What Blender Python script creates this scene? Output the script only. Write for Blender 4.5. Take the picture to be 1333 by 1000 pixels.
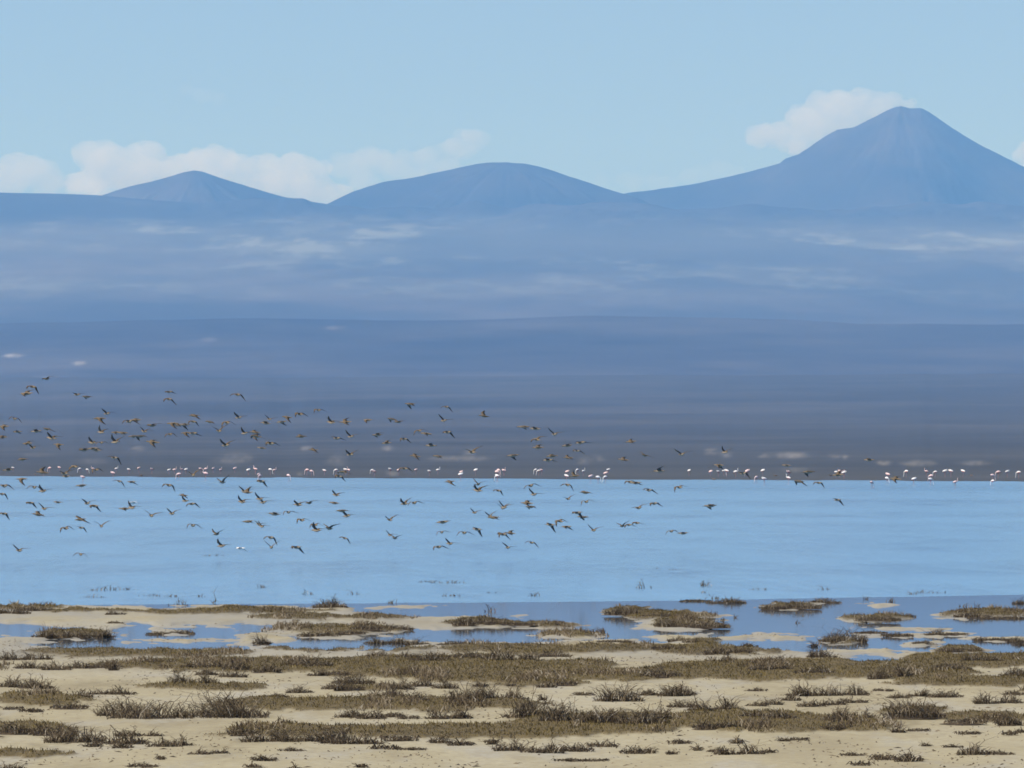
import bpy, bmesh, math, random
import numpy as np

# ------------------------------------------------------------------ clear
for o in list(bpy.data.objects):
    bpy.data.objects.remove(o, do_unlink=True)
S = bpy.context.scene
COL = S.collection
R = math.radians
random.seed(7)
NPR = np.random.RandomState(11)

# ------------------------------------------------------------------ camera
CAM_H = 2.5                      # eye height above the lake
HFOV = R(7.0)                    # long telephoto
P = 2 * math.tan(HFOV / 2) / 1333.0   # radians (tangent) per photograph pixel
HZ = 600.0                       # row of the true horizon
cam = bpy.data.cameras.new('camera')
cam.sensor_fit = 'HORIZONTAL'
cam.angle = HFOV
cam.shift_y = (HZ - 500.0) / 1333.0
cam.clip_start = 0.5
cam.clip_end = 250000.0
camo = bpy.data.objects.new('camera', cam)
COL.objects.link(camo)
camo.location = (0, 0, CAM_H)
camo.rotation_euler = (R(90), 0, 0)
S.camera = camo

# ------------------------------------------------------------------ sky, sun, exposure
SUN_EL, SUN_AZ = R(46), R(-122)  # azimuth measured from +Y (view direction) towards +X
W = bpy.data.worlds.new('World')
S.world = W
W.use_nodes = True
wn = W.node_tree
sky = wn.nodes.new('ShaderNodeTexSky')
sky.sky_type = 'NISHITA'
sky.sun_disc = False
sky.sun_elevation = SUN_EL
sky.sun_rotation = SUN_AZ
sky.altitude = 1700.0
sky.air_density = 1.0
sky.dust_density = 0.35
sky.ozone_density = 1.0
bg = wn.nodes['Background']
bg.inputs['Strength'].default_value = 0.1
# thin dry air: the blue reaches down to the horizon all round, so the elevation is eased upwards
tc = wn.nodes.new('ShaderNodeTexCoord'); ad = wn.nodes.new('ShaderNodeVectorMath'); ad.operation = 'ADD'
ad.inputs[1].default_value = (0, 0, 0.125)
nrm = wn.nodes.new('ShaderNodeVectorMath'); nrm.operation = 'NORMALIZE'
wn.links.new(tc.outputs['Generated'], ad.inputs[0]); wn.links.new(ad.outputs[0], nrm.inputs[0]); wn.links.new(nrm.outputs[0], sky.inputs['Vector'])
wn.links.new(sky.outputs[0], bg.inputs['Color'])

sl = bpy.data.lights.new('sun', 'SUN')
sl.energy = 4.3
sl.angle = R(0.53)
sl.color = (1.0, 0.95, 0.88)
so = bpy.data.objects.new('sun', sl)
COL.objects.link(so)
import mathutils
tosun = mathutils.Vector((math.sin(SUN_AZ) * math.cos(SUN_EL), math.cos(SUN_AZ) * math.cos(SUN_EL), math.sin(SUN_EL)))
so.rotation_euler = tosun.to_track_quat('Z', 'Y').to_euler()
so.location = (-60, -40, 80)

S.view_settings.view_transform = 'Standard'
S.view_settings.look = 'None'
S.view_settings.exposure = 0.42
S.view_settings.gamma = 1.0
S.view_settings.use_curve_mapping = False
S.render.engine = 'CYCLES'
S.cycles.max_bounces = 6
S.cycles.diffuse_bounces = 2
S.cycles.glossy_bounces = 3
S.cycles.volume_bounces = 3
S.cycles.use_denoising = True
S.cycles.filter_width = 1.7

CLOUDS = True
HAZE_DENSITY = 5.2e-5
HAZE_COLOR = (0.15, 0.43, 1.0)   # air scatters blue most; nothing is absorbed

# ------------------------------------------------------------------ helpers
def link(o):
    COL.objects.link(o)
    return o

def tag(o, label=None, cat=None, group=None, kind=None):
    if label: o['label'] = label
    if cat: o['category'] = cat
    if group: o['group'] = group
    if kind: o['kind'] = kind
    return o

def mesh_obj(name, verts, faces, mats, midx=None, smooth=True, attrs=None):
    me = bpy.data.meshes.new(name)
    verts = np.asarray(verts, dtype=np.float32).reshape(-1, 3)
    if isinstance(faces, np.ndarray) and faces.ndim == 2:
        n, k = faces.shape
        me.vertices.add(len(verts)); me.vertices.foreach_set('co', verts.ravel())
        me.loops.add(n * k); me.loops.foreach_set('vertex_index', faces.astype(np.int32).ravel())
        me.polygons.add(n)
        me.polygons.foreach_set('loop_start', np.arange(0, n * k, k, dtype=np.int32))
        me.polygons.foreach_set('loop_total', np.full(n, k, dtype=np.int32))
        me.update(calc_edges=True)
    else:
        me.from_pydata([tuple(v) for v in verts], [], [tuple(f) for f in faces])
    for m in (mats if isinstance(mats, (list, tuple)) else [mats]):
        me.materials.append(m)
    if midx is not None:
        me.polygons.foreach_set('material_index', np.asarray(midx, dtype=np.int32))
    if smooth:
        me.polygons.foreach_set('use_smooth', np.ones(len(me.polygons), dtype=bool))
    for k, v in (attrs or {}).items():
        a = me.attributes.new(k, 'FLOAT', 'POINT')
        a.data.foreach_set('value', np.asarray(v, dtype=np.float32).ravel())
    me.update()
    return link(bpy.data.objects.new(name, me))

def grid_faces(nr, nc):
    i = np.arange(nr * nc).reshape(nr, nc)
    return np.stack([i[:-1, :-1], i[:-1, 1:], i[1:, 1:], i[1:, :-1]], -1).reshape(-1, 4)

_perm = NPR.permutation(256)
_val = NPR.rand(256)
def vnoise(x, y, seed=0):
    x = np.asarray(x, float); y = np.asarray(y, float)
    xi = np.floor(x).astype(int); yi = np.floor(y).astype(int)
    fx = x - xi; fy = y - yi
    fx = fx * fx * fx * (fx * (fx * 6 - 15) + 10); fy = fy * fy * fy * (fy * (fy * 6 - 15) + 10)
    def h(a, b): return _val[_perm[(_perm[(a + seed * 37) & 255] + b) & 255]]
    a = h(xi, yi); b = h(xi + 1, yi); c = h(xi, yi + 1); d = h(xi + 1, yi + 1)
    return (a * (1 - fx) + b * fx) * (1 - fy) + (c * (1 - fx) + d * fx) * fy
def fbm(x, y, oct=4, seed=0, gain=0.5):
    s = 0; a = 1; t = 0
    for k in range(oct):
        s = s + a * vnoise(x * 2 ** k + 17.3 * k, y * 2 ** k - 9.1 * k, seed + k); t += a; a *= gain
    return s / t * 2 - 1
def sstep(a, b, x):
    t = np.clip((x - a) / (b - a), 0, 1)
    return t * t * (3 - 2 * t)

def gx(px, D): return (px - 666.5) * P * D              # sideways metres of a bearing at distance D
def gz(py, D): return CAM_H - (py - HZ) * P * D
def gd(py, z=0.0): return (CAM_H - z) / ((py - HZ) * P)  # distance at which level z is seen on row py

# ------------------------------------------------------------------ materials
class NT:
    def __init__(self, name):
        self.m = bpy.data.materials.new(name); self.m.use_nodes = True
        self.t = self.m.node_tree; self.n = self.t.nodes
        self.b = self.n.get('Principled BSDF')
    def node(self, kind, **kw):
        n = self.n.new(kind)
        for k, v in kw.items(): setattr(n, k, v)
        return n
    def link(self, a, b): self.t.links.new(a, b)
    def noise(self, vec, scale, detail=4, rough=0.55):
        n = self.node('ShaderNodeTexNoise'); n.inputs['Scale'].default_value = scale
        n.inputs['Detail'].default_value = detail; n.inputs['Roughness'].default_value = rough
        if vec is not None: self.link(vec, n.inputs['Vector'])
        return n.outputs['Fac']
    def pos(self, sc=(1, 1, 1)):
        g = self.node('ShaderNodeNewGeometry'); mp = self.node('ShaderNodeMapping')
        mp.inputs['Scale'].default_value = sc
        self.link(g.outputs['Position'], mp.inputs['Vector'])
        return mp.outputs['Vector']
    def attr(self, name):
        a = self.node('ShaderNodeAttribute'); a.attribute_name = name
        return a.outputs['Fac']
    def ramp(self, fac, stops):
        r = self.node('ShaderNodeValToRGB'); e = r.color_ramp.elements
        while len(e) < len(stops): e.new(0.5)
        for q, (p, c) in zip(e, stops):
            q.position = p; q.color = (c if isinstance(c, tuple) else (c, c, c)) + (1,)
        self.link(fac, r.inputs['Fac'])
        return r.outputs['Color']
    def mix(self, fac, a, b, mode='MIX'):
        m = self.node('ShaderNodeMix', data_type='RGBA', blend_type=mode)
        for sock, v in ((m.inputs['Factor'], fac), (m.inputs['A'], a), (m.inputs['B'], b)):
            if isinstance(v, bpy.types.NodeSocket): self.link(v, sock)
            elif isinstance(v, tuple): sock.default_value = v + (1,)
            else: sock.default_value = v
        return m.outputs['Result']
    def math(self, op, a, b=0.0, clamp=False):
        m = self.node('ShaderNodeMath', operation=op); m.use_clamp = clamp
        for sock, v in zip(m.inputs, (a, b)):
            if isinstance(v, bpy.types.NodeSocket): self.link(v, sock)
            else: sock.default_value = v
        return m.outputs[0]
    def set(self, **kw):
        for k, v in kw.items():
            s = self.b.inputs[k.replace('_', ' ')]
            if isinstance(v, bpy.types.NodeSocket): self.link(v, s)
            elif isinstance(v, tuple): s.default_value = v + (1,)
            else: s.default_value = v
        return self
    def bump(self, h, strength, dist):
        b = self.node('ShaderNodeBump'); b.inputs['Strength'].default_value = strength; b.inputs['Distance'].default_value = dist
        self.link(h, b.inputs['Height']); self.link(b.outputs['Normal'], self.b.inputs['Normal'])

def plain_mat(name, col, rough=0.8, var=0.25, scale=40):
    t = NT(name)
    n = t.noise(t.pos(), scale, 3)
    t.set(Base_Color=t.mix(n, tuple(c * (1 - var) for c in col), tuple(c * (1 + var) for c in col)), Roughness=rough)
    t.b.inputs['Specular IOR Level'].default_value = 0.2
    return t.m

# mud and sand of the near flat
t = NT('sand')
v = t.pos()
big = t.noise(t.pos((0.5, 0.09, 1)), 1.0, 5, 0.6)
fine = t.noise(v, 14.0, 5, 0.65)
streak = t.noise(t.pos((1.3, 0.22, 1)), 1.0, 5, 0.6)
c = t.ramp(big, [(0.3, (0.33, 0.282, 0.168)), (0.5, (0.425, 0.37, 0.228)), (0.68, (0.475, 0.43, 0.305))])
c = t.mix(t.math('MULTIPLY', t.ramp(streak, [(0.52, 0.0), (0.66, 1.0)]), 0.55), c, (0.40, 0.39, 0.345))
c = t.mix(t.ramp(fine, [(0.3, 0.75), (0.7, 0.0)]), c, (0.24, 0.19, 0.12))
blot = t.noise(t.pos((2.4, 0.35, 1)), 1.0, 5, 0.7)
c = t.mix(t.math('MULTIPLY', t.ramp(blot, [(0.54, 0.0), (0.72, 1.0)]), 0.5), c, (0.25, 0.205, 0.125))
wet = t.attr('wet')
c = t.mix(t.math('MULTIPLY', wet, 0.7), c, (0.285, 0.265, 0.225))
mat_a = t.attr('mat')
mfine = t.noise(t.pos((9, 2.5, 9)), 1.0, 5, 0.7)
mc = t.ramp(mfine, [(0.25, (0.05, 0.037, 0.017)), (0.5, (0.115, 0.083, 0.032)), (0.8, (0.185, 0.138, 0.06))])
c = t.mix(mat_a, c, mc)
t.set(Base_Color=c, Roughness=t.ramp(wet, [(0.0, 0.9), (1.0, 0.55)]))
t.b.inputs['Specular IOR Level'].default_value = 0.25
t.bump(fine, 0.5, 0.02)
M_SAND = t.m

# rippled lake
t = NT('lake_water')
rip = t.noise(t.pos((2.2, 0.20, 1)), 1.0, 3, 0.6)
swell = t.noise(t.pos((0.35, 0.035, 1)), 1.0, 4, 0.65)
wind = t.noise(t.pos((0.006, 0.011, 1)), 1.0, 4, 0.6)
mixw = t.math('ADD', t.math('MULTIPLY', wind, 0.6), t.math('MULTIPLY', swell, 0.4))
t.set(Base_Color=t.mix(t.attr('deep'), t.ramp(mixw, [(0.36, (0.095, 0.225, 0.385)), (0.62, (0.14, 0.295, 0.47))]), (0.05, 0.15, 0.28)), Roughness=t.ramp(mixw, [(0.38, 0.10), (0.62, 0.17)]), IOR=1.333)
t.bump(t.math('ADD', rip, t.math('MULTIPLY', swell, 2.5)), 0.45, 0.08)
M_LAKE = t.m
# calm shallows and pools
t = NT('calm_water')
rip = t.noise(t.pos((2.0, 0.5, 1)), 1.0, 3, 0.5)
t.set(Base_Color=(0.05, 0.07, 0.095), Roughness=0.05, IOR=1.333)
t.bump(rip, 0.12, 0.01)
M_CALM = t.m

def terrain_mat(name, dark, mid, pale, sc, pale_mirage=(0.55, 0.53, 0.49), pale_at=0.66, fine_sc=6.0):
    t = NT(name)
    a = t.noise(t.pos((sc, sc * 0.5, sc)), 1.0, 6, 0.58)
    b = t.noise(t.pos((sc * fine_sc, sc * fine_sc * 0.5, sc * fine_sc)), 1.0, 4, 0.6)
    f = t.math('ADD', t.math('MULTIPLY', a, 0.75), t.math('MULTIPLY', b, 0.25))
    c = t.ramp(f, [(0.36, dark), (0.5, mid), (pale_at, pale)])
    c = t.mix(t.attr('pale_mirage'), c, pale_mirage)  # pale ground patches; on the plain this colour paints the mirage
    t.set(Base_Color=c, Roughness=0.95)
    t.b.inputs['Specular IOR Level'].default_value = 0.1
    return t.m
M_PLAIN = terrain_mat('scrub_plain', (0.045, 0.05, 0.053), (0.062, 0.066, 0.068), (0.088, 0.088, 0.085), 1 / 420.0, pale_mirage=(0.42, 0.38, 0.32))
M_RIDGE = terrain_mat('dark_ridge_ground', (0.034, 0.034, 0.035), (0.052, 0.051, 0.051), (0.088, 0.083, 0.077), 1 / 900.0)
M_SLOPE = terrain_mat('high_slope_ground', (0.03, 0.029, 0.029), (0.05, 0.047, 0.044), (0.10, 0.09, 0.078), 1 / 1500.0, pale_at=0.66, pale_mirage=(0.215, 0.235, 0.215))
M_ROCK = terrain_mat('volcanic_rock', (0.026, 0.025, 0.025), (0.045, 0.041, 0.039), (0.09, 0.08, 0.07), 1 / 900.0)
M_BED = plain_mat('lake_bed', (0.2, 0.17, 0.12), 0.95, 0.2, 0.02)

# ------------------------------------------------------------------ base ground, to the horizon
gv = [(-9000, -3000, -0.8), (9000, -3000, -0.8), (9000, 31000, -0.8), (-9000, 31000, -0.8)]
tag(mesh_obj('ground', gv, [(0, 1, 2, 3)], M_BED, smooth=False), kind='structure')

# ------------------------------------------------------------------ near mudflat: land field in bearing/row terms
def ell(px, py, cx, cy, rx, ry):
    return np.sqrt(((px - cx) / rx) ** 2 + ((py - cy) / ry) ** 2)

WATER = [(30, 821, 62, 9), (170, 824, 32, 12), (110, 840, 75, 8), (240, 829, 70, 13), (330, 820, 40, 7), (225, 842, 120, 6),
         (400, 838, 62, 9), (480, 838, 70, 8), (600, 827, 120, 9), (700, 826, 130, 10), (640, 792, 140, 7), (820, 792, 200, 8),
         (850, 826, 80, 11), (960, 806, 120, 18), (1080, 800, 160, 22), (1240, 812, 180, 22), (1060, 840, 40, 9), (1125, 842, 40, 8),
         (1128, 858, 34, 4), (1175, 836, 40, 7), (1310, 844, 42, 9), (1330, 820, 90, 18), (930, 829, 50, 6), (1420, 820, 120, 30), (-60, 824, 80, 10)]
LAND = [(95, 827, 62, 6), (218, 822, 30, 4), (250, 835, 55, 3), (420, 822, 75, 6), (345, 833, 28, 5), (560, 806, 110, 3), (625, 811, 46, 6), (690, 814, 75, 5),
        (742, 827, 48, 5), (495, 818, 45, 6), (820, 797, 32, 6), (875, 802, 62, 6), (1028, 789, 36, 4), (880, 815, 58, 8), (900, 834, 45, 6),
        (1150, 805, 48, 5), (1285, 800, 62, 6), (1160, 826, 48, 3), (1098, 834, 30, 5), (1225, 826, 30, 3), (1310, 832, 60, 4), (1250, 845, 38, 5),
        (1200, 838, 22, 4), (1130, 849, 60, 3), (1190, 818, 40, 2.5), (990, 829, 90, 3), (1068, 834, 20, 2), (1060, 785, 22, 2), (1140, 788, 20, 2), (1415, 806, 60, 5),
        (530, 790, 40, 2), (420, 791, 30, 3)]
MATS = [(190, 850, 135, 7), (320, 869, 175, 9), (560, 868, 175, 12), (610, 880, 170, 9), (810, 881, 120, 8), (1000, 876, 150, 12), (1120, 868, 110, 8),
        (1270, 862, 100, 10), (1260, 890, 100, 7), (50, 914, 66, 8), (380, 921, 95, 8), (560, 920, 130, 9), (385, 957, 95, 9), (20, 951, 70, 5),
        (600, 957, 200, 10), (790, 948, 120, 14), (1000, 945, 150, 13), (1280, 938, 75, 5), (265, 897, 85, 5), (930, 848, 82, 7), (800, 846, 95, 5),
        (300, 797, 125, 4), (420, 804, 90, 4), (20, 791, 60, 5), (130, 797, 60, 3), (425, 820, 70, 5), (690, 813, 70, 4), (742, 826, 40, 4), (1290, 799, 58, 6),
        (1155, 804, 45, 5), (1028, 787, 34, 4), (820, 796, 32, 5), (870, 802, 50, 5), (890, 812, 45, 6), (95, 826, 58, 5), (400, 847, 60, 4), (680, 847, 110, 6),
        (480, 898, 50, 4), (700, 892, 60, 4), (30, 985, 50, 4), (1100, 838, 22, 3), (1250, 845, 30, 4), (960, 838, 70, 4), (490, 820, 34, 4), (620, 811, 30, 4),
        (1420, 905, 80, 9), (-90, 870, 90, 10), (-90, 940, 80, 9), (1430, 950, 70, 10), (500, 845, 60, 4), (1180, 880, 90, 8), (720, 868, 80, 7), (1190, 930, 40, 4)]

def fields(px, py):
    px = np.asarray(px, float); py = np.asarray(py, float)
    # warp in real ground terms, so the outlines are ragged
    wx = px + 26 * fbm(px / 60, py / 7, 3, 3) + 8 * fbm(px / 14, py / 2.5, 2, 8)
    wy = py + 3.6 * fbm(px / 45, py / 9, 3, 5) + 1.2 * fbm(px / 11, py / 3, 2, 9)
    yb = np.interp(wx, [-300, 0, 420, 560, 880, 1040, 1160, 1333, 1700], [789, 789, 790, 806, 838, 850, 850, 850, 850])
    f = np.clip((wy - yb) / 4.0, -1.2, 1.2)
    for e in WATER:
        f = np.minimum(f, np.clip((ell(wx, wy, *e) - 1) * e[3] / 3.0, -1.2, 9))
    for e in LAND:
        f = np.maximum(f, np.clip((1 - ell(wx, wy, *e)) * e[3] / 2.5, -9, 1.2))
    rag = np.clip((875 - py) / 20.0, 0, 1)
    f = np.clip(f, -1.3, 1.3) + rag * (1.05 * fbm(px / 34, py / 2.2, 3, 61) + 0.5 * fbm(px / 9, py / 1.3, 2, 66))
    m = np.zeros_like(f) - 1
    for e in MATS:
        m = np.maximum(m, np.clip((1.1 - ell(wx, wy, *e)) * e[3] / 2.6, -1, 1))
    m = m + 0.62 * fbm(px / 24, py / 2.6, 4, 21) + 0.25 * fbm(px / 6, py / 1.4, 2, 26)
    return f, m

def ground_z(px, py, f=None, m=None):
    if f is None: f, m = fields(px, py)
    D = gd(np.maximum(py, 640.0)); X = gx(px, D)
    z = 0.022 * np.clip(f, -2.2, 1.0)
    z = z + np.where(f > 0, 0.012 * fbm(X / 1.3, D / 4.0, 4, 31) * np.clip(f, 0, 1), 0)
    z = z + 0.022 * sstep(0.0, 0.8, m) * np.clip(f + 0.3, 0, 1)
    z = z + 0.03 * sstep(870, 1000, py) * (0.5 + fbm(X / 2.2, D / 7.0, 3, 44))
    return z

rows = np.concatenate([np.linspace(4200, 1080, 60), np.arange(1076, 752, -0.7), np.arange(752, 722, -2.0)])
cols = np.arange(-300, 1634, 3.2)
PXg, PYg = np.meshgrid(cols, rows)
Fg, Mg = fields(PXg, PYg)
Zg = ground_z(PXg, PYg, Fg, Mg)
Dg = gd(PYg); Xg = gx(PXg, Dg)
Zg = np.where(PYg < 760, Zg - 0.04, Zg)
vm = np.stack([Xg, Dg, Zg], -1)
flat = mesh_obj('mudflat', vm, grid_faces(len(rows), len(cols)), M_SAND,
                attrs={'wet': np.maximum(1 - sstep(0.1, 1.25, Fg), 0.75 * (1 - sstep(835, 905, PYg)) * sstep(-0.35, 0.4, fbm(Xg / 1.6, Dg / 9.0, 4, 51))) , 'mat': np.clip(sstep(-0.1, 0.5, Mg) + 0.4 * sstep(-1.1, -0.2, Mg + 0.5 * fbm(Xg / 0.5, Dg / 3.5, 3, 57)) * sstep(-0.1, 0.5, fbm(Xg / 1.1, Dg / 6.0, 3, 58)), 0, 1) * sstep(-0.2, 0.2, Fg)})
tag(flat, 'pale sandy mudflat with olive mats of low growth', kind='structure')

# ------------------------------------------------------------------ water: calm shallows in front, rippled lake beyond
cc = np.arange(-700, 2034, 12.0)
yedge = np.interp(cc, [-700, 0, 300, 600, 900, 1100, 1333, 2034], [789, 788, 786.5, 784.5, 782, 778, 774, 770]) + 0.7 * fbm(cc / 60, cc * 0, 3, 70)
def strip(name, d0, d1, n, mat, z=0.0):
    tt = np.linspace(0, 1, n)[:, None] ** 1.5
    D = d0[None, :] * (1 - tt) + d1[None, :] * tt
    X = gx(cc[None, :], D)
    edge = D + 60 * fbm(X / 90.0, D / 60.0, 3, 75)
    deep = sstep(640, 720, edge) * (0.75 - 0.55 * np.exp(-((edge - 950) / 60.0) ** 2))
    return mesh_obj(name, np.stack([X, D, np.full_like(D, z)], -1), grid_faces(n, len(cc)), mat, attrs={'deep': deep})
dedge = gd(yedge)
tag(strip('shallow_pool', np.full_like(cc, 60.0), dedge, 6, M_CALM), 'calm blue shallows and pools lying among the mudflat islets', kind='structure')
tag(strip('lake', dedge, np.full_like(cc, 1900.0), 140, M_LAKE), 'light blue rippled lake', kind='structure')

# ------------------------------------------------------------------ far shore, plain, ridges and mountains
SHORE_Y = lambda px: np.interp(px, [-1000, 0, 1333, 2300], [613.5, 620, 626.8, 633]) + 0.9 * fbm(np.asarray(px, float) / 34.0, np.asarray(px, float) * 0, 3, 81)
def plain_z(px, D):
    d = D - gd(SHORE_Y(px))
    X = gx(px, D)
    dn = np.maximum(d, 0)
    z = np.where(d < 0, 0.01 * d, 0.0011 * dn + 1.25e-6 * dn ** 2)
    return z + sstep(50, 900, d) * (0.25 + dn * 0.00025) * fbm(X / 330, D / 700, 4, 91)

MIRAGE_SMEARS = [(600, 597, 46, 4, .5), (300, 600, 30, 5, .35), (180, 584, 9, 4, .45), (310, 596, 24, 8, .3), (400, 584, 8, 4, .5), (505, 584, 10, 4, .6), (610, 589, 8, 5, .5),
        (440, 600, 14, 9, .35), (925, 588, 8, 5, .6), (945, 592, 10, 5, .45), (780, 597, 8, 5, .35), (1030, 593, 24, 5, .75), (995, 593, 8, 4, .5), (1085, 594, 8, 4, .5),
        (1100, 595, 6, 4, .5), (1150, 603, 10, 4, .65), (1195, 603, 24, 5, .6), (1270, 603, 24, 4, .45), (1035, 612, 20, 4, .4), (760, 600, 10, 6, .3), (390, 617, 6, 3, .4), (510, 617, 8, 4, .4), (50, 592, 20, 4, .25), (120, 600, 25, 5, .25)]  # mirage smears over the plain, painted into its colour as pale patches
def pale_mirage_field(px, py, lst):
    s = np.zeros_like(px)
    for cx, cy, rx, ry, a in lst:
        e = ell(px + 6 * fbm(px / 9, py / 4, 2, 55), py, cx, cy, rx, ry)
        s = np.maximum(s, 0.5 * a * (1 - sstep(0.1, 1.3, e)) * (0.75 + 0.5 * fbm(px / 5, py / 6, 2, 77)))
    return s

pc = np.arange(-500, 1834, 5.0)
dr = np.concatenate([np.linspace(-60, 0, 5), np.geomspace(6, 8600, 150)])
PXp = np.repeat(pc[None, :], len(dr), 0)
Dp = gd(SHORE_Y(PXp)) + dr[:, None]
Zp = plain_z(PXp, Dp)
PYp = HZ - (Zp - CAM_H) / (P * Dp)
pl = mesh_obj('far_plain', np.stack([gx(PXp, Dp), Dp, Zp], -1), grid_faces(len(dr), len(pc)), M_PLAIN, attrs={'pale_mirage': pale_mirage_field(PXp, PYp, MIRAGE_SMEARS)})
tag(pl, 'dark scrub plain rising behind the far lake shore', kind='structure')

def hill_sheet(name, d0, d1, nd, zfun, mat, label, pale_mirage=(), c0=-420, c1=1760, step=4.0, pale=None):
    cs = np.arange(c0, c1, step)
    ds = np.linspace(d0, d1, nd)
    PX, D = np.meshgrid(cs, ds)
    Z = zfun(PX, D)
    PY = HZ - (Z - CAM_H) / (P * D)
    o = mesh_obj(name, np.stack([gx(PX, D), D, Z], -1), grid_faces(nd, len(cs)), mat, attrs={'pale_mirage': pale_mirage_field(PX, PY, pale_mirage) if pale is None else pale(PX, D, PY)})
    return tag(o, label, kind='structure')

def ridge_z(px, D):
    X = gx(px, D)
    crest = np.interp(px, [-420, 0, 120, 330, 560, 700, 860, 1000, 1120, 1333, 1760], [420, 418, 417, 413, 411, 409.5, 409, 413, 418, 417, 420])
    H = gz(crest, 14500.0)
    tq = np.clip((D - 9000) / (14500 - 9000), 0, 1.6)
    prof = np.where(tq < 1, 0.30 + 0.70 * tq ** 1.6, 1 - 0.9 * (tq - 1))
    n = fbm(X / 900, D / 2600, 5, 101)
    return H * prof + n * (7 + 9 * tq) - 12 * (1 - tq.clip(0, 1))
hill_sheet('near_ridge', 8900.0, 16200.0, 90, ridge_z, M_RIDGE, 'low dark blue ridge rising behind the plain',
           pale_mirage=[(17, 463, 11, 3, .9), (104, 473, 9, 3, .9), (270, 442, 12, 3, .35), (437, 427, 14, 3, .3), (60, 492, 40, 3, .2)])

def slope_z(px, D):
    X = gx(px, D)
    crest = np.interp(px, [-420, 0, 60, 130, 250, 420, 640, 820, 1000, 1333, 1760], [249, 250.5, 251.5, 254, 263, 265, 268, 262, 264, 270, 272])
    tq = np.clip((D - 15500) / (24000 - 15500), 0, 1.3)
    crest = crest + (0.8 + 16.0 * sstep(140, 330, px)) * fbm(px / 90.0, D / 900.0, 4, 137) * sstep(0.78, 1.0, tq)
    H = gz(crest, 24000.0)
    prof = np.where(tq < 1, 0.24 + 0.76 * tq ** 1.15, 1 - 0.5 * (tq - 1))
    n = fbm(X / 1500, D / 3600, 6, 131)
    ax = np.clip((1.02 - tq) * 4, 0, 1) * np.clip(tq * 3, 0.2, 1)
    return H * prof + n * (34 * ax + 3)
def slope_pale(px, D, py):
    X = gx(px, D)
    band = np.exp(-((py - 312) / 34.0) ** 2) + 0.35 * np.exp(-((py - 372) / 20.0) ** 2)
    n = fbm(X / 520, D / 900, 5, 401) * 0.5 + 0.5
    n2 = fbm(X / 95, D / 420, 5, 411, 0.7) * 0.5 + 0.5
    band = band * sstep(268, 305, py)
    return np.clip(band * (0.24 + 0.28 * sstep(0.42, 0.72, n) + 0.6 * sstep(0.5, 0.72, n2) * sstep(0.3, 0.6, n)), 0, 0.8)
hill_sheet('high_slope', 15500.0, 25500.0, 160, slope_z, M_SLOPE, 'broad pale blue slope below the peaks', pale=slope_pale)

def mountain(name, pts, Dm, steep, label, seed, base_y=272.0):
    xs = [p[0] for p in pts]; ys = [p[1] for p in pts]
    def zf(px, D):
        X = gx(px, D)
        sky_y = np.interp(px, xs, ys) + 0.7 * fbm(px / 16.0, px * 0, 3, seed)
        fine = np.arange(xs[0] - 200, xs[-1] + 200, 2.0)
        sm = np.convolve(np.pad(np.interp(fine, xs, ys), 40, mode='edge'), np.hanning(81) / np.hanning(81).sum(), 'valid')
        far = np.clip(np.abs(D - Dm) * steep / 110.0, 0, 1) ** 0.7
        sky_y = sky_y * (1 - far) + np.maximum(np.interp(px, fine, sm), sky_y - 6) * far
        top = gz(sky_y, Dm); base = gz(base_y + 18, Dm)
        H = top - base
        dd = np.abs(D - Dm) * steep
        dd = np.sqrt(dd ** 2 + 6 ** 2) - 6
        rx = X - gx(xs[int(np.argmin(ys))], Dm); ry = (D - Dm) * 0.45
        rad = np.hypot(rx, ry); ang = np.arctan2(ry, rx)
        gul = fbm(ang * 5.0 + 0.35 * fbm(X / 500, D / 900, 3, seed + 9), rad / 2600, 4, seed + 3)
        gul2 = fbm(X / 520 + 0.4 * gul, D / 1100, 5, seed + 7)
        z = base + H - dd + (gul * 6 + gul2 * 24) * np.clip(dd / 70, 0, 1)
        return np.maximum(z, base - 80)
    Wd = 1.35 * (gz(min(ys), Dm) - gz(base_y + 18, Dm)) / steep
    return hill_sheet(name, Dm - Wd, Dm + 0.75 * Wd, 110, zf, M_ROCK, label, c0=xs[0], c1=xs[-1], step=2.5)
mountain('cone_hill', [(90, 285), (128, 256), (160, 245), (200, 235.5), (225, 228.5), (240, 224), (252, 222), (264, 223.5), (300, 236), (340, 248), (380, 259), (425, 265.5), (470, 285)],
         25200.0, 0.20, 'small pointed blue hill on the skyline with white cloud behind it', 151)
mountain('dome_hill', [(385, 290), (425, 266), (460, 249), (500, 237), (540, 231), (590, 220), (615, 214.5), (635, 211.5), (660, 211), (685, 213), (720, 222), (760, 236), (800, 249), (830, 257), (880, 285)],
         25400.0, 0.20, 'rounded blue dome hill in the middle of the skyline', 171)
mountain('volcano', [(760, 278), (800, 254), (815, 251), (850, 247.5), (900, 240), (950, 230), (1000, 217), (1015, 213), (1022, 207), (1040, 201), (1060, 187), (1078, 175), (1090, 168.5), (1110, 166), (1140, 151.5), (1165, 139), (1173, 137), (1184, 140.5), (1199, 140), (1210, 146), (1240, 167), (1280, 191), (1333, 217), (1400, 243), (1500, 262), (1640, 285)],
         26400.0, 0.24, 'tall blue volcano with a notched summit and a shoulder', 191)

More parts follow.
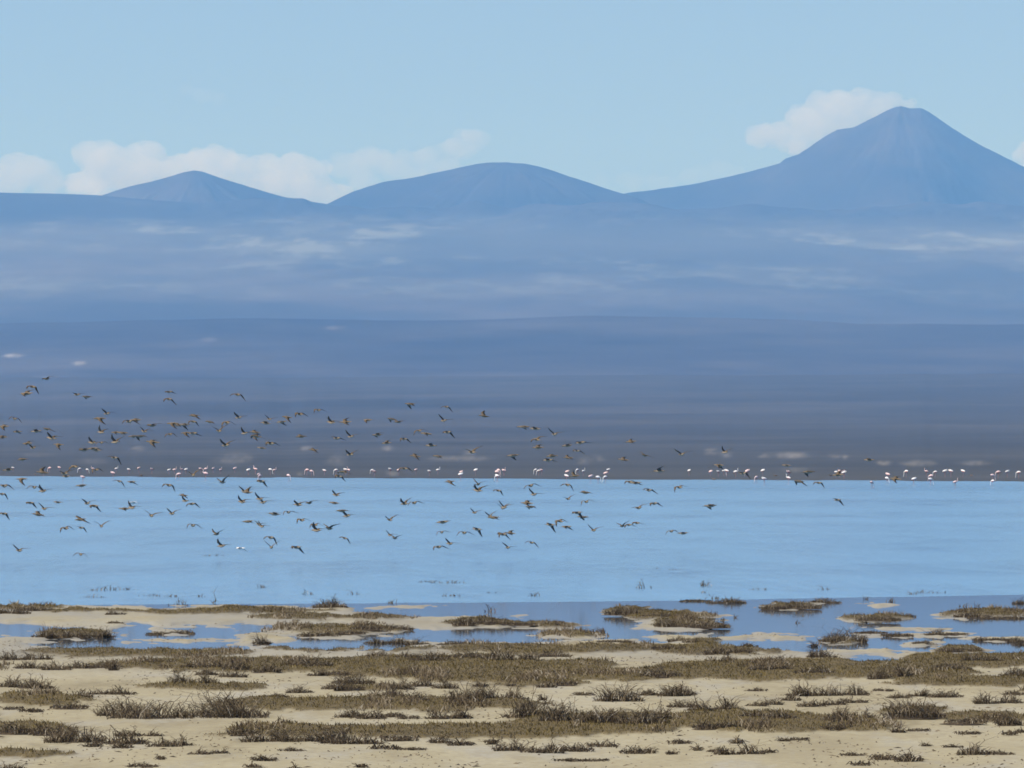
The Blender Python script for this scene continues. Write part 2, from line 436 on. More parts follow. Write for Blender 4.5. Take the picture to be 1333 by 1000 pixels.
# ------------------------------------------------------------------ haze: one even box of air round everything, sky and clouds outside
def box(name, lo, hi, mat):
    (a, b, c), (d, e, f) = lo, hi
    vs = [(a, b, c), (d, b, c), (d, e, c), (a, e, c), (a, b, f), (d, b, f), (d, e, f), (a, e, f)]
    fs = [(3, 2, 1, 0), (4, 5, 6, 7), (0, 1, 5, 4), (1, 2, 6, 5), (2, 3, 7, 6), (3, 0, 4, 7)]
    return mesh_obj(name, vs, fs, mat, smooth=False)
hm = bpy.data.materials.new('haze_air'); hm.use_nodes = True
hn = hm.node_tree; hn.nodes.remove(hn.nodes['Principled BSDF'])
pv = hn.nodes.new('ShaderNodeVolumePrincipled')
pv.inputs['Color'].default_value = HAZE_COLOR + (1,)
pv.inputs['Density'].default_value = HAZE_DENSITY
pv.inputs['Anisotropy'].default_value = 0.0
pv.inputs['Absorption Color'].default_value = (1, 1, 1, 1)
hn.links.new(pv.outputs[0], hn.nodes['Material Output'].inputs['Volume'])
hz = box('haze', (-9400, -3400, -1.9), (9400, 31300, 1190.0), hm)
tag(hz, 'pale blue haze filling the air over lake and plain', kind='stuff')


# ------------------------------------------------------------------ clouds beyond the haze: closed puffs of even vapour
def cloud_mat(name, dens):
    m = bpy.data.materials.new(name); m.use_nodes = True
    n = m.node_tree; n.nodes.remove(n.nodes['Principled BSDF'])
    v = n.nodes.new('ShaderNodeVolumePrincipled')
    v.inputs['Color'].default_value = (1, 1, 1, 1)
    v.inputs['Density'].default_value = dens
    v.inputs['Anisotropy'].default_value = 0.0
    v.inputs['Absorption Color'].default_value = (1, 1, 1, 1)
    n.links.new(v.outputs[0], n.nodes['Material Output'].inputs['Volume'])
    return m
CLOUD_D = 40000.0
def cloud(name, puffs, dens, label, seed, D=CLOUD_D):
    rng = random.Random(seed)
    bm = bmesh.new()
    k = P * D
    for (px, py, r) in puffs:
        for q in range(7):
            rr = r * k * rng.uniform(0.55, 0.95)
            ox = rng.uniform(-0.75, 0.75) * r * k; oz = rng.uniform(-0.45, 0.5) * r * k; oy = rng.uniform(-0.9, 0.9) * r * k
            mat = mathutils.Matrix.Translation((gx(px, D) + ox, D + oy, gz(py, D) + oz)) @ mathutils.Matrix.Diagonal((rng.uniform(1, 1.35), 1.2, rng.uniform(0.75, 1.0), 1))
            bmesh.ops.create_icosphere(bm, subdivisions=2, radius=rr, matrix=mat)
    me = bpy.data.meshes.new(name); bm.to_mesh(me); bm.free()
    o = link(bpy.data.objects.new(name, me))
    md = o.modifiers.new('r', 'REMESH'); md.mode = 'VOXEL'; md.voxel_size = 3.2 * k
    tx = bpy.data.textures.new('puff', 'CLOUDS'); tx.noise_scale = 15 * k; tx.noise_depth = 4
    d2 = o.modifiers.new('d', 'DISPLACE'); d2.texture = tx; d2.texture_coords = 'GLOBAL'; d2.strength = 12 * k; d2.mid_level = 0.5
    dg = bpy.context.evaluated_depsgraph_get()
    me2 = bpy.data.meshes.new_from_object(o.evaluated_get(dg))
    o.modifiers.clear(); o.data = me2; bpy.data.meshes.remove(me)
    me2.materials.clear(); me2.materials.append(cloud_mat(name + '_vapour', dens))
    return tag(o, label, 'cloud', 'clouds along the skyline')
if CLOUDS:
    cloud('cloud', [(-30, 232, 30), (10, 228, 26), (40, 226, 26), (65, 236, 20), (-80, 240, 30)], 0.0026, 'faint white cloud low over the far slope at the picture edge, behind no hill', 1)
    cloud('cloud', [(110, 240, 22), (125, 210, 22), (150, 206, 22), (185, 205, 20), (225, 215, 22), (270, 208, 18), (300, 215, 20), (345, 222, 20), (385, 212, 17), (410, 218, 14), (330, 245, 22), (400, 250, 22), (280, 235, 22), (180, 236, 26), (235, 240, 20), (440, 256, 18), (370, 240, 22), (255, 222, 20), (205, 222, 22), (320, 232, 20), (150, 230, 24), (360, 232, 20), (395, 236, 20), (425, 246, 16)], 0.0040, 'long white cloud bank behind the small pointed hill', 2)
    cloud('cloud', [(455, 215, 17), (485, 210, 18), (520, 215, 18), (560, 204, 16), (590, 196, 16), (610, 182, 17), (622, 178, 13), (540, 228, 18), (470, 235, 16), (580, 215, 14)], 0.0021, 'thin white cloud rising to a puff left above the dome hill', 3)
    cloud('cloud', [(995, 178, 17), (1020, 170, 18), (1045, 150, 18), (1070, 140, 18), (1100, 134, 17), (1130, 130, 15), (1155, 134, 14), (1040, 190, 18), (1075, 170, 22), (1110, 158, 18), (1180, 138, 9), (1060, 160, 22), (1090, 150, 22), (1130, 146, 18), (1015, 184, 18)], 0.0036, 'white cap cloud hanging behind the volcano summit', 4)
    cloud('cloud', [(1338, 195, 15), (1345, 215, 16), (1365, 205, 22), (1390, 220, 20)], 0.0042, 'small white cloud beside the volcano right flank at the picture edge', 5)
    cloud('cloud', [(820, 238, 14), (860, 240, 13), (900, 230, 14), (930, 224, 14), (955, 226, 12), (780, 232, 10)], 0.0007, 'very thin pale cloud low between the dome hill and the volcano', 6)
    cloud('cloud', [(245, 118, 9), (262, 126, 11), (285, 130, 9)], 0.0006, 'faint wisp of cloud alone high above the pointed hill', 7)

# ------------------------------------------------------------------ low growth on the mats (uncountable)
def leaf_mat(name, stops, attr='tone', rough=0.85):
    t = NT(name)
    t.set(Base_Color=t.ramp(t.attr(attr), stops), Roughness=rough)
    t.b.inputs['Specular IOR Level'].default_value = 0.15
    return t.m
M_TURF = leaf_mat('mat_turf', [(0.0, (0.045, 0.033, 0.017)), (0.5, (0.105, 0.077, 0.026)), (0.85, (0.18, 0.135, 0.05)), (1.0, (0.26, 0.21, 0.12))])
M_TWIG = leaf_mat('dry_twig', [(0.0, (0.035, 0.026, 0.02)), (0.4, (0.092, 0.067, 0.039)), (0.75, (0.22, 0.172, 0.108)), (1.0, (0.42, 0.365, 0.28))])

N = 420000
tpx = NPR.uniform(-120, 1453, N)
tD = NPR.uniform(62.0, 150.0, N)
tpx = 666.5 + (tpx - 666.5) * 1.0
tpy = HZ + CAM_H / (P * tD)
keep = NPR.rand(N) < tD / 150.0
tpx, tD, tpy = tpx[keep], tD[keep], tpy[keep]
tf, tm = fields(tpx, tpy)
keep = (tm > 0.02 + 0.35 * NPR.rand(len(tm))) & (tf > 0.0)
tpx, tD, tpy, tf, tm = tpx[keep], tD[keep], tpy[keep], tf[keep], tm[keep]
if len(tpx) > 190000:
    q = NPR.permutation(len(tpx))[:190000]
    tpx, tD, tpy, tf, tm = tpx[q], tD[q], tpy[q], tf[q], tm[q]
tz = ground_z(tpx, tpy, tf, tm)
tx_ = gx(tpx, tD)
hgt = (0.012 + 0.022 * NPR.rand(len(tx_)) ** 1.5) * (0.6 + 0.6 * np.clip(tm, 0, 1)) * (1 + 0.5 * fbm(tx_ * 1.5, tD / 2.0, 3, 301))
wd = 0.0028 + 0.003 * NPR.rand(len(tx_))
lx = NPR.normal(0, 0.5, len(tx_)) * hgt; ly = NPR.normal(0, 0.4, len(tx_)) * hgt
an = NPR.uniform(-0.9, 0.9, len(tx_))
cxv, syv = np.cos(an) * wd, np.sin(an) * wd
base = np.stack([tx_, tD, tz - 0.004], -1)
v0 = base + np.stack([-cxv, -syv, 0 * wd], -1); v1 = base + np.stack([cxv, syv, 0 * wd], -1)
v2 = base + np.stack([lx * 0.5 + cxv * .7, ly * 0.5 + syv * .7, hgt * 0.6], -1)
v3 = base + np.stack([lx, ly, hgt], -1)
nB = len(tx_)
bv = np.stack([v0, v1, v2, v3], 1).reshape(-1, 3)
bi = np.arange(nB)[:, None] * 4
bf = np.concatenate([np.concatenate([bi, bi + 1, bi + 2], 1), np.concatenate([bi, bi + 2, bi + 3], 1)], 0)
tone = np.clip(0.45 + 0.28 * fbm(tx_ / 0.8, tD / 3.0, 3, 311) + NPR.normal(0, 0.2, nB), 0, 1)
turf = mesh_obj('low_turf', bv, bf, M_TURF, smooth=False, attrs={'tone': np.repeat(tone, 4)})
tag(turf, 'short olive brown growth matting the mudflat in bands', 'turf', kind='stuff')

# dry grey stems standing thickly through the mats (uncountable)
N = 260000
spx = NPR.uniform(-110, 1443, N); sD = NPR.uniform(64.0, 150.0, N); spy = HZ + CAM_H / (P * sD)
sf, sm = fields(spx, spy)
clump = fbm(gx(spx, sD) / 0.45, sD / 2.2, 3, 331) + 0.6 * fbm(gx(spx, sD) / 1.7, sD / 6.0, 3, 337)
keep = (sm > -0.15) & (sf > -0.05) & (clump > 0.34 + 0.22 * NPR.rand(N))
spx, sD, spy, sf, sm, clump = [a[keep][:22000] for a in (spx, sD, spy, sf, sm, clump)]
n_ = len(spx); sX = gx(spx, sD); sz = ground_z(spx, spy, sf, sm)
sh = (0.025 + 0.065 * NPR.rand(n_) ** 1.6) * np.clip(0.5 + clump, 0.5, 1.25)
sw = 0.003 + 0.004 * NPR.rand(n_)
dx_ = NPR.normal(0, 0.55, n_) * sh; dy_ = NPR.normal(0, 0.5, n_) * sh; kx = NPR.normal(0, 0.25, n_) * sh
b_ = np.stack([sX, sD, sz - 0.006], -1); o_ = np.zeros(n_)
sv = np.stack([b_ + np.stack([-sw, o_, o_], -1), b_ + np.stack([sw, o_, o_], -1), b_ + np.stack([o_, sw, o_], -1),
               b_ + np.stack([kx - sw * .8, dy_ * .4, sh * .55], -1), b_ + np.stack([kx + sw * .8, dy_ * .4, sh * .55], -1), b_ + np.stack([kx, dy_ * .4 + sw, sh * .55], -1),
               b_ + np.stack([dx_, dy_, sh], -1)], 1).reshape(-1, 3)
si = np.arange(n_)[:, None] * 7
sfc = np.concatenate([si + np.array([[a, b, c]]) for (a, b, c) in ((0, 1, 4), (0, 4, 3), (1, 2, 5), (1, 5, 4), (2, 0, 3), (2, 3, 5), (3, 4, 6), (4, 5, 6), (5, 3, 6))], 0)
st = np.clip(0.5 + 0.3 * fbm(sX / 0.3, sD / 1.5, 2, 341) + NPR.normal(0, 0.22, n_), 0, 1)
scr = mesh_obj('dry_scrub', sv, sfc, M_TWIG, smooth=False, attrs={'tone': np.repeat(st, 7)})
tag(scr, 'thin grey dry stems growing thickly through the olive mats', 'scrub', kind='stuff')

# loose litter of broken twigs and crumbs on the sand (uncountable)
N = 16000
lpx = NPR.uniform(-100, 1433, N); lD = NPR.uniform(62, 128, N); lpy = HZ + CAM_H / (P * lD)
lf, lm = fields(lpx, lpy)
dens = 0.5 + 0.5 * fbm(gx(lpx, lD) / 0.7, lD / 2.5, 3, 321)
keep = (lf > 0.5) & (dens > 0.42 + 0.25 * NPR.rand(N))
lpx, lD, lpy, lf, lm = [a[keep] for a in (lpx, lD, lpy, lf, lm)]
lz = ground_z(lpx, lpy, lf, lm); lX = gx(lpx, lD)
vs, fs, tn = [], [], []
for i in range(len(lX)):
    L = random.uniform(0.008, 0.05) if random.random() < .8 else random.uniform(.05, .1)
    a = random.uniform(0, math.pi); w = random.uniform(0.003, 0.009); h = random.uniform(0.004, 0.016)
    ca, sa = math.cos(a), math.sin(a); b = len(vs); lift = random.uniform(0, 0.012)
    for (u, v_, z_) in ((-L / 2, -w, 0), (-L / 2, w, 0), (L / 2, 0, lift), (0, 0, h)):
        vs.append((lX[i] + u * ca - v_ * sa, lD[i] + u * sa + v_ * ca, lz[i] - 0.002 + z_))
    fs += [(b, b + 3, b + 1), (b + 1, b + 3, b + 2), (b, b + 2, b + 3)]
    tn += [random.uniform(0, .7)] * 4
lit = mesh_obj('twig_litter', vs, np.array(fs), M_TWIG, smooth=False, attrs={'tone': tn})
tag(lit, 'scattered dark twig litter and crumbs on the sand', 'litter', kind='stuff')

# ------------------------------------------------------------------ dry tufts: each clump a thing
def tube(vs, fs, tn, pts, r0, r1, tone, sides=3):
    b0 = len(vs); n = len(pts)
    for i, p in enumerate(pts):
        r = r0 + (r1 - r0) * i / (n - 1)
        for k in range(sides):
            a = 2 * math.pi * k / sides + i * 0.5
            vs.append((p[0] + r * math.cos(a), p[1] + r * math.sin(a), p[2] + 0.3 * r * math.sin(a)))
            tn.append(tone)
    for i in range(n - 1):
        for k in range(sides):
            a = b0 + i * sides + k; b = b0 + i * sides + (k + 1) % sides
            fs.append((a, b, b + sides, a + sides))
def tuft_mesh(seed, h, w, style):
    """a clump of bent dry stems, h tall and w across (metres)"""
    rng = random.Random(seed)
    vs, fs, tn = [], [], []
    area = w * w * 0.6
    n = int(34 + 90 * w + 900 * area) if style != 'sprig' else int(8 + 26 * w)
    n = min(n, 300)
    lean = rng.uniform(-0.4, 0.4)
    cores = [(rng.uniform(-.5, .5) * w, rng.uniform(-.5, .5) * w, rng.uniform(.55, 1.1)) for _ in range(max(1, int(w / 0.09)))]
    for i in range(n):
        cx, cy, ch = rng.choice(cores)
        if style != 'sprig' and rng.random() < 0.45: cx, cy, ch = rng.uniform(-.48, .48) * w, rng.uniform(-.5, .5) * w, rng.uniform(.5, .95)
        x = cx + rng.gauss(0, 0.03 + 0.06 * w); y = cy + rng.gauss(0, 0.05 + 0.1 * w)
        x = max(-0.5 * w, min(0.5 * w, x)); y = max(-0.55 * w, min(0.55 * w, y))
        edge = max(0.25, 1 - (abs(x) / (0.62 * w + 1e-3)) ** 2)
        hh = h * ch * edge * rng.uniform(0.35, 1.05)
        if rng.random() < 0.06: hh *= 1.35
        spread = rng.uniform(0.2, 1.3) if style != 'mound' else rng.uniform(0.4, 1.5)
        az = rng.uniform(0, 6.283)
        dx = math.cos(az) * spread * hh + lean * hh * 0.6; dy = math.sin(az) * spread * hh
        tone = min(1, max(0, rng.gauss(0.42, 0.26)))
        r = rng.uniform(0.0030, 0.0072) * (1.0 if style != 'sprig' else 1.25)
        bend = rng.uniform(0.2, 0.9)
        pts = []
        for s in (0, 0.35, 0.7, 1.0):
            up = hh * (s if s < .75 else s - bend * (s - .75) * 1.6)
            wob = 0.12 * hh
            pts.append((x + dx * s * s + rng.uniform(-wob, wob) * s, y + dy * s * s + rng.uniform(-wob, wob) * s, up - 0.01))
        tube(vs, fs, tn, pts, r, r * 0.45, tone)
        for _ in range(rng.choice((0, 1, 1, 2))):
            q = rng.choice((1, 2)); p = pts[q]; L = hh * rng.uniform(0.2, 0.5)
            aa = rng.uniform(0, 6.283)
            e = (p[0] + math.cos(aa) * L * .7, p[1] + math.sin(aa) * L * .7, p[2] + L * rng.uniform(0.1, 0.9))
            mid = tuple((p[k] + e[k]) / 2 + (0.1 * L if k == 2 else 0) for k in range(3))
            tube(vs, fs, tn, [p, mid, e], r * 0.75, r * 0.35, min(1, max(0, tone + rng.uniform(-.15, .2))))
    if style != 'sprig' or w > 0.02:
        # the low silt hummock the stems root in
        hr = min(0.2 * h, 0.028) if style != 'sprig' else 0.01
        b0 = len(vs); NR, NS = 4, 18
        ph = [rng.uniform(0.75, 1.15) for _ in range(NS)]
        for r_ in range(NR + 1):
            q = r_ / NR
            for k in range(NS):
                a = 2 * math.pi * k / NS
                vs.append((0.56 * w * q * ph[k] * math.cos(a), 0.62 * w * q * ph[k] * math.sin(a), hr * (1 - q ** 1.5) * rng.uniform(.7, 1.2) - 0.012 - 0.01 * q)); tn.append(rng.uniform(0.12, 0.42))
        for r_ in range(NR):
            for k in range(NS):
                a = b0 + r_ * NS + k; b = b0 + r_ * NS + (k + 1) % NS
                fs.append((a, b, b + NS, a + NS))
    # a crumbly base of fallen stems and caught silt
    if style != 'sprig':
        for i in range(int(n * 0.7)):
            x = rng.uniform(-.5, .5) * w; y = rng.uniform(-.5, .5) * w; a = rng.uniform(0, 3.14); L = rng.uniform(.02, .07)
            z = rng.uniform(0.0, 0.012)
            tube(vs, fs, tn, [(x, y, z), (x + math.cos(a) * L * .5, y + math.sin(a) * L * .5, z + rng.uniform(0, .02)), (x + math.cos(a) * L, y + math.sin(a) * L, z)],
                 rng.uniform(.003, .008), .003, rng.uniform(0, .45))
    return vs, fs, tn

# (centre px, base py, full width px, height px) of the clusters that the photograph shows
CL = [(32, 797, 70, 10), (150, 800, 20, 6), (95, 831, 105, 13), (218, 825, 55, 7), (341, 838, 22, 13), (430, 826, 80, 7), (430, 791, 40, 13), (150, 812, 16, 6),
      (30, 860, 62, 18), (88, 871, 130, 15), (148, 871, 12, 17), (32, 897, 66, 17), (60, 896, 14, 9), (130, 906, 90, 14), (250, 891, 74, 22), (290, 880, 60, 14), (390, 902, 32, 13), (437, 897, 30, 11), (460, 890, 46, 20),
      (240, 936, 190, 38), (160, 932, 60, 28), (290, 930, 50, 20), (45, 954, 100, 24), (130, 967, 120, 28), (180, 958, 50, 12), (160, 974, 24, 13), (215, 972, 40, 15), (240, 971, 18, 17), (270, 983, 46, 13), (316, 955, 30, 18), (385, 966, 120, 24), (450, 968, 60, 22),
      (342, 990, 28, 11), (380, 978, 24, 6), (185, 999, 30, 10), (15, 1003, 30, 14), (120, 972, 18, 10), (210, 989, 6, 9), (330, 1000, 14, 9), (383, 1003, 8, 12),
      (622, 813, 56, 15), (650, 812, 30, 10), (700, 812, 60, 7), (497, 821, 74, 10), (515, 839, 86, 12), (590, 840, 40, 8), (585, 858, 90, 18), (668, 863, 66, 22), (510, 858, 70, 12), (720, 855, 40, 12),
      (455, 897, 36, 20), (548, 896, 90, 17), (625, 894, 16, 9), (666, 893, 10, 7), (725, 893, 46, 13), (502, 908, 40, 16), (540, 913, 30, 16), (605, 914, 36, 26), (650, 913, 70, 22), (706, 912, 6, 13),
      (805, 913, 52, 26), (842, 905, 26, 12), (878, 906, 40, 20), (568, 936, 24, 17), (598, 935, 26, 20), (470, 936, 60, 15), (520, 934, 50, 10), (690, 934, 60, 26), (735, 938, 60, 30), (785, 940, 60, 26), (835, 942, 60, 26), (862, 936, 20, 24),
      (452, 969, 28, 13), (482, 969, 28, 17), (520, 962, 40, 8), (573, 967, 22, 16), (600, 970, 28, 12), (640, 966, 14, 6), (665, 977, 34, 20), (705, 978, 50, 15), (750, 977, 40, 14), (785, 972, 36, 14), (830, 980, 34, 13), (740, 991, 30, 6), (775, 991, 34, 6), (470, 1000, 8, 12), (520, 975, 60, 6),
      (1010, 792, 36, 9), (1042, 791, 40, 11), (1075, 785, 34, 8), (905, 783, 40, 4), (945, 785, 40, 8), (875, 815, 36, 11), (920, 816, 44, 12), (810, 799, 40, 12), (855, 803, 40, 8),
      (1145, 807, 40, 7), (1170, 803, 40, 9), (1265, 803, 44, 8), (1305, 804, 50, 8), (1326, 786, 16, 9), (1097, 835, 50, 19), (1150, 827, 70, 6), (1218, 827, 24, 11), (1245, 826, 30, 4), (1290, 834, 50, 6), (1325, 836, 24, 8), (1200, 838, 24, 6),
      (1250, 846, 60, 8), (895, 837, 46, 10), (945, 850, 60, 13), (1070, 856, 36, 15), (975, 842, 20, 8), (870, 845, 40, 8), (1060, 842, 6, 12), (800, 836, 40, 6),
      (882, 905, 36, 19), (1045, 906, 40, 18), (1080, 906, 30, 18), (1108, 905, 36, 20), (860, 880, 40, 14), (940, 862, 40, 12), (1000, 870, 50, 14), (1060, 876, 40, 14), (1160, 880, 50, 16), (1240, 872, 40, 12), (1320, 880, 30, 16), (1280, 862, 50, 14),
      (890, 921, 40, 14), (930, 924, 60, 20), (995, 919, 50, 13), (1030, 912, 20, 12), (1070, 919, 60, 13), (1110, 915, 30, 10), (1190, 932, 66, 24), (1185, 908, 50, 14), (1230, 908, 40, 14), (1295, 916, 60, 20), (1320, 905, 24, 10),
      (1095, 938, 36, 20), (1125, 937, 18, 16), (1170, 954, 14, 16), (1195, 952, 30, 6), (930, 949, 50, 15), (1000, 935, 60, 14), (1255, 940, 40, 9), (1315, 942, 36, 14), (885, 967, 26, 6), (1020, 965, 14, 9), (1040, 964, 20, 7), (1076, 949, 10, 9), (1093, 948, 10, 8),
      (960, 967, 10, 12), (965, 982, 60, 17), (932, 979, 16, 9), (1000, 980, 16, 7), (1110, 984, 24, 6), (1150, 988, 34, 9), (1182, 990, 26, 14), (1240, 974, 24, 9), (1270, 983, 40, 20), (1300, 983, 34, 10), (1260, 956, 30, 4), (1315, 957, 16, 5), (1328, 954, 10, 8), (1205, 972, 10, 10), (875, 982, 12, 8), (908, 977, 6, 12), (1120, 997, 24, 5),
      (30, 925, 50, 8), (90, 921, 40, 8), (350, 908, 50, 8), (1330, 840, 20, 6), (330, 872, 70, 14), (400, 868, 60, 16), (270, 868, 60, 12), (430, 878, 50, 14), (200, 862, 50, 8), (1150, 900, 24, 6), (760, 905, 30, 6), (985, 900, 20, 6)]
SPRIGS = [(145, 768, 60, 5), (130, 769, 24, 6), (193, 776, 30, 5), (222, 777, 30, 4), (262, 777, 10, 4), (120, 778, 34, 4), (575, 759, 60, 5), (560, 758, 30, 4), (585, 776, 40, 3), (514, 785, 22, 4), (280, 724, 36, 3), (640, 797, 16, 9), (838, 766, 20, 8), (919, 763, 24, 7), (916, 772, 14, 4),
          (1205, 772, 50, 5), (1190, 774, 20, 3), (925, 780, 30, 5), (337, 765, 20, 4), (400, 774, 16, 6), (640, 772, 14, 3), (698, 776, 20, 5), (990, 768, 30, 4), (1072, 768, 14, 5), (280, 786, 6, 13), (232, 788, 24, 8), (1160, 784, 14, 8), (1125, 780, 10, 6), (850, 740, 20, 2), (880, 742, 20, 2), (1255, 790, 14, 8), (1270, 790, 10, 7), (460, 774, 14, 5), (65, 790, 30, 4), (1045, 803, 5, 6), (955, 805, 5, 7), (1038, 812, 5, 7)]
ORD = ['first', 'second', 'third', 'fourth', 'fifth', 'sixth', 'seventh', 'eighth', 'ninth', 'tenth', 'eleventh', 'twelfth', 'thirteenth', 'fourteenth', 'fifteenth', 'sixteenth', 'seventeenth', 'eighteenth', 'nineteenth', 'twentieth']
def ordinal(i):
    if i < 20: return ORD[i]
    tens = {2: 'twenty', 3: 'thirty', 4: 'forty', 5: 'fifty', 6: 'sixty', 7: 'seventy', 8: 'eighty'}[(i + 1) // 10]
    u = (i + 1) % 10
    if u == 0: return {'twenty': 'twentieth', 'thirty': 'thirtieth', 'forty': 'fortieth', 'fifty': 'fiftieth'}.get(tens, tens + 'th')
    return tens + '-' + ORD[u - 1]
def label_in_order(recs, phrase):
    """recs: (object, key tuple, px); labels count each key's members along the picture"""
    by = {}
    for o, k, px in recs: by.setdefault(k, []).append((px, o))
    for k, l in by.items():
        l.sort(key=lambda p: p[0])
        for i, (px, o) in enumerate(l):
            if len(l) == 1: o['label'] = phrase(k) + ', the only one there'
            else: o['label'] = phrase(k) + ', ' + ordinal(i) + ' from left'

variants = {}
def get_variant(h, w, style):
    key = (round(h / 0.03), round(w / 0.05), style, random.randrange(3))
    if key not in variants:
        hh = max(0.03, key[0] * 0.03); ww = max(0.05, key[1] * 0.05)
        vs, fs, tn = tuft_mesh(hash((key[0], key[1], key[3])) & 0xffff, hh, ww, style)
        o = mesh_obj('tuft_source', vs, np.array(fs), M_TWIG, attrs={'tone': tn})
        variants[key] = (o.data, hh, ww)
        bpy.data.objects.remove(o)
    return variants[key]
recs = []
def put_tuft(px, py, wpx, hpx, style, name):
    f, m = fields(np.array([px]), np.array([py]))
    z = max(float(ground_z(np.array([px]), np.array([py]), f, m)[0]), 0.0 if style != 'sprig' else -0.01)
    if style == 'sprig' and py < 786: z = 0.0
    D = float(gd(py, z)); k = P * D
    h = 1.28 * hpx * k; w = wpx * k
    if style == 'sprig': h = max(h * 1.3, 0.06)
    me, hh, ww = get_variant(h, w, style)
    o = link(bpy.data.objects.new(name, me))
    o.location = (gx(px, D), D, z)
    sx = w / ww
    o.scale = (sx * random.choice((-1, 1)), max(0.6, min(1.4, sx)), h / hh)
    size = 'tall' if hpx > 17 else ('wide' if wpx > 34 else 'small')
    if style == 'sprig': zone = 'standing in the open lake'
    elif py < 812: zone = 'on lake-edge islets'
    elif py < 852: zone = 'by the blue pools'
    elif py < 885: zone = 'on the broad olive band'
    elif py < 915: zone = 'on the middle sand'
    elif py < 942: zone = 'on the middle olive band'
    elif py < 972: zone = 'along the nearest olive band'
    else: zone = 'on the bottom sand'
    tag(o, None, 'plant', 'dry tufts on the mudflat')
    recs.append((o, (size, zone, style), px))
for (cx, py, wpx, hpx) in CL:
    pitch = max(30.0, hpx * 2.0)
    n = max(1, int(round(wpx / pitch)))
    for i in range(n):
        px = cx + ((i + 0.5) / n - 0.5) * wpx + (random.uniform(-4, 4) if n > 1 else 0)
        put_tuft(px, py + (random.uniform(-2.5, 2.0) if n > 1 else 0), wpx / n * random.uniform(1.0, 1.35), hpx * (random.uniform(0.7, 1.05) if n > 1 else 1.0), random.choice(('spiky', 'mound')), 'dry_tuft')
for (cx, py, wpx, hpx) in SPRIGS:
    put_tuft(cx, py, wpx, hpx, 'sprig', 'water_sprig')
def tuft_phrase(k):
    size, zone, style = k
    if style == 'sprig': return size + ' sparse dark sprig ' + zone
    look = 'bristling stems' if style == 'spiky' else 'sprawling stems'
    return size + ' dry tuft of ' + look + ' ' + zone
label_in_order(recs, tuft_phrase)

# ------------------------------------------------------------------ flying shorebirds
M_BACK = plain_mat('bird_brown', (0.20, 0.145, 0.085), 0.8, 0.25, 30)
M_WTOP = plain_mat('wing_brown', (0.12, 0.088, 0.055), 0.8, 0.2, 30)
M_WTIP = plain_mat('wing_dark', (0.035, 0.032, 0.035), 0.7, 0.2, 30)
M_WUND = plain_mat('wing_grey', (0.085, 0.075, 0.068), 0.8, 0.15, 30)
M_BELLY = plain_mat('bird_belly', (0.30, 0.25, 0.19), 0.8, 0.1, 30)
M_BILL = plain_mat('bill_dark', (0.03, 0.028, 0.025), 0.6, 0.1, 30)
M_PALE = plain_mat('bird_pale', (0.72, 0.70, 0.66), 0.8, 0.08, 30)
def bird_mesh(name, inner, outer, inner_r=None, outer_r=None, sweep=0.045, pale=False):
    """one continuous little wader, nose along +X; wing angles in degrees above level, left then right"""
    vs, fs, mi = [], [], []
    rings = [(.145, .0015, .0015, -.002), (.112, .0022, .0025, 0), (.104, .009, .009, .002), (.088, .0135, .0135, .004), (.070, .0125, .013, .003), (.050, .018, .019, 0), (.020, .026, .026, -.003),
             (-.015, .028, .027, -.004), (-.050, .023, .021, -.001), (-.080, .014, .012, .003), (-.098, .015, .006, .005), (-.122, .019, .0025, .006)]
    SEG = 8
    for (x, ry, rz, oz) in rings:
        for k in range(SEG):
            a = 2 * math.pi * k / SEG
            vs.append((x, ry * math.cos(a), oz + rz * math.sin(a)))
    for i in range(len(rings) - 1):
        for k in range(SEG):
            a = i * SEG + k; b = i * SEG + (k + 1) % SEG
            fs.append((a, b, b + SEG, a + SEG))
            down = (k in (4, 5, 6, 7))
            mi.append(4 if i < 1 else (3 if (down and 3 <= i <= 9) else 0))
    fs.append(tuple(range(SEG))); mi.append(4)
    fs.append(tuple(reversed(range((len(rings) - 1) * SEG, len(rings) * SEG)))); mi.append(0)
    for side, (ai, ao) in ((1, (inner, outer)), (-1, (inner_r if inner_r is not None else inner, outer_r if outer_r is not None else outer))):
        secs = [(0.0, .040, -.042, .008), (.035, .044, -.042, .007), (.075, .050, -.030, .006), (.105, .034, -.034, .005), (.140, .008, -.040, .004), (.175, -.020, -.050, .003), (.200, -.046, -.056, .0015)]
        y, z = 0.010, 0.012; prev = 0.0; b0 = len(vs)
        for (sp, le, te, th) in secs:
            ang = ai if sp <= 0.076 else ao
            mid = ai + (ao - ai) * min(1, max(0, (sp - .055) / .06))
            ds = sp - prev; prev = sp
            y += ds * math.cos(R(mid)); z += ds * math.sin(R(mid))
            ny, nz = -math.sin(R(mid)), math.cos(R(mid))
            bk = sweep * (max(0, sp - .076) / .12) ** 1.3 * 0.5
            cm = (le + te) / 2
            for (cx, up) in ((le - bk, 0), (cm * .6 + le * .4 - bk, th), (te - bk, 0), (cm * .6 + le * .4 - bk, -th * .6)):
                vs.append((cx, side * (y + ny * up), z + nz * up))
        ns = len(secs)
        for i in range(ns - 1):
            for k in range(4):
                a = b0 + i * 4 + k; b = b0 + i * 4 + (k + 1) % 4
                q = (a, b, b + 4, a + 4)
                fs.append(q if side < 0 else tuple(reversed(q)))
                mi.append((2 if i >= 4 else 1) if k in (0, 1) else 5)
        fs.append(tuple(b0 + (ns - 1) * 4 + k for k in range(4))); mi.append(2)
    mats = [M_BACK, M_WTOP, M_WTIP, M_BELLY, M_BILL, M_WUND]
    if pale: mats = [M_PALE, M_PALE, M_WTIP, M_PALE, M_BILL, M_PALE]
    return mesh_obj(name, vs, fs, mats, mi)

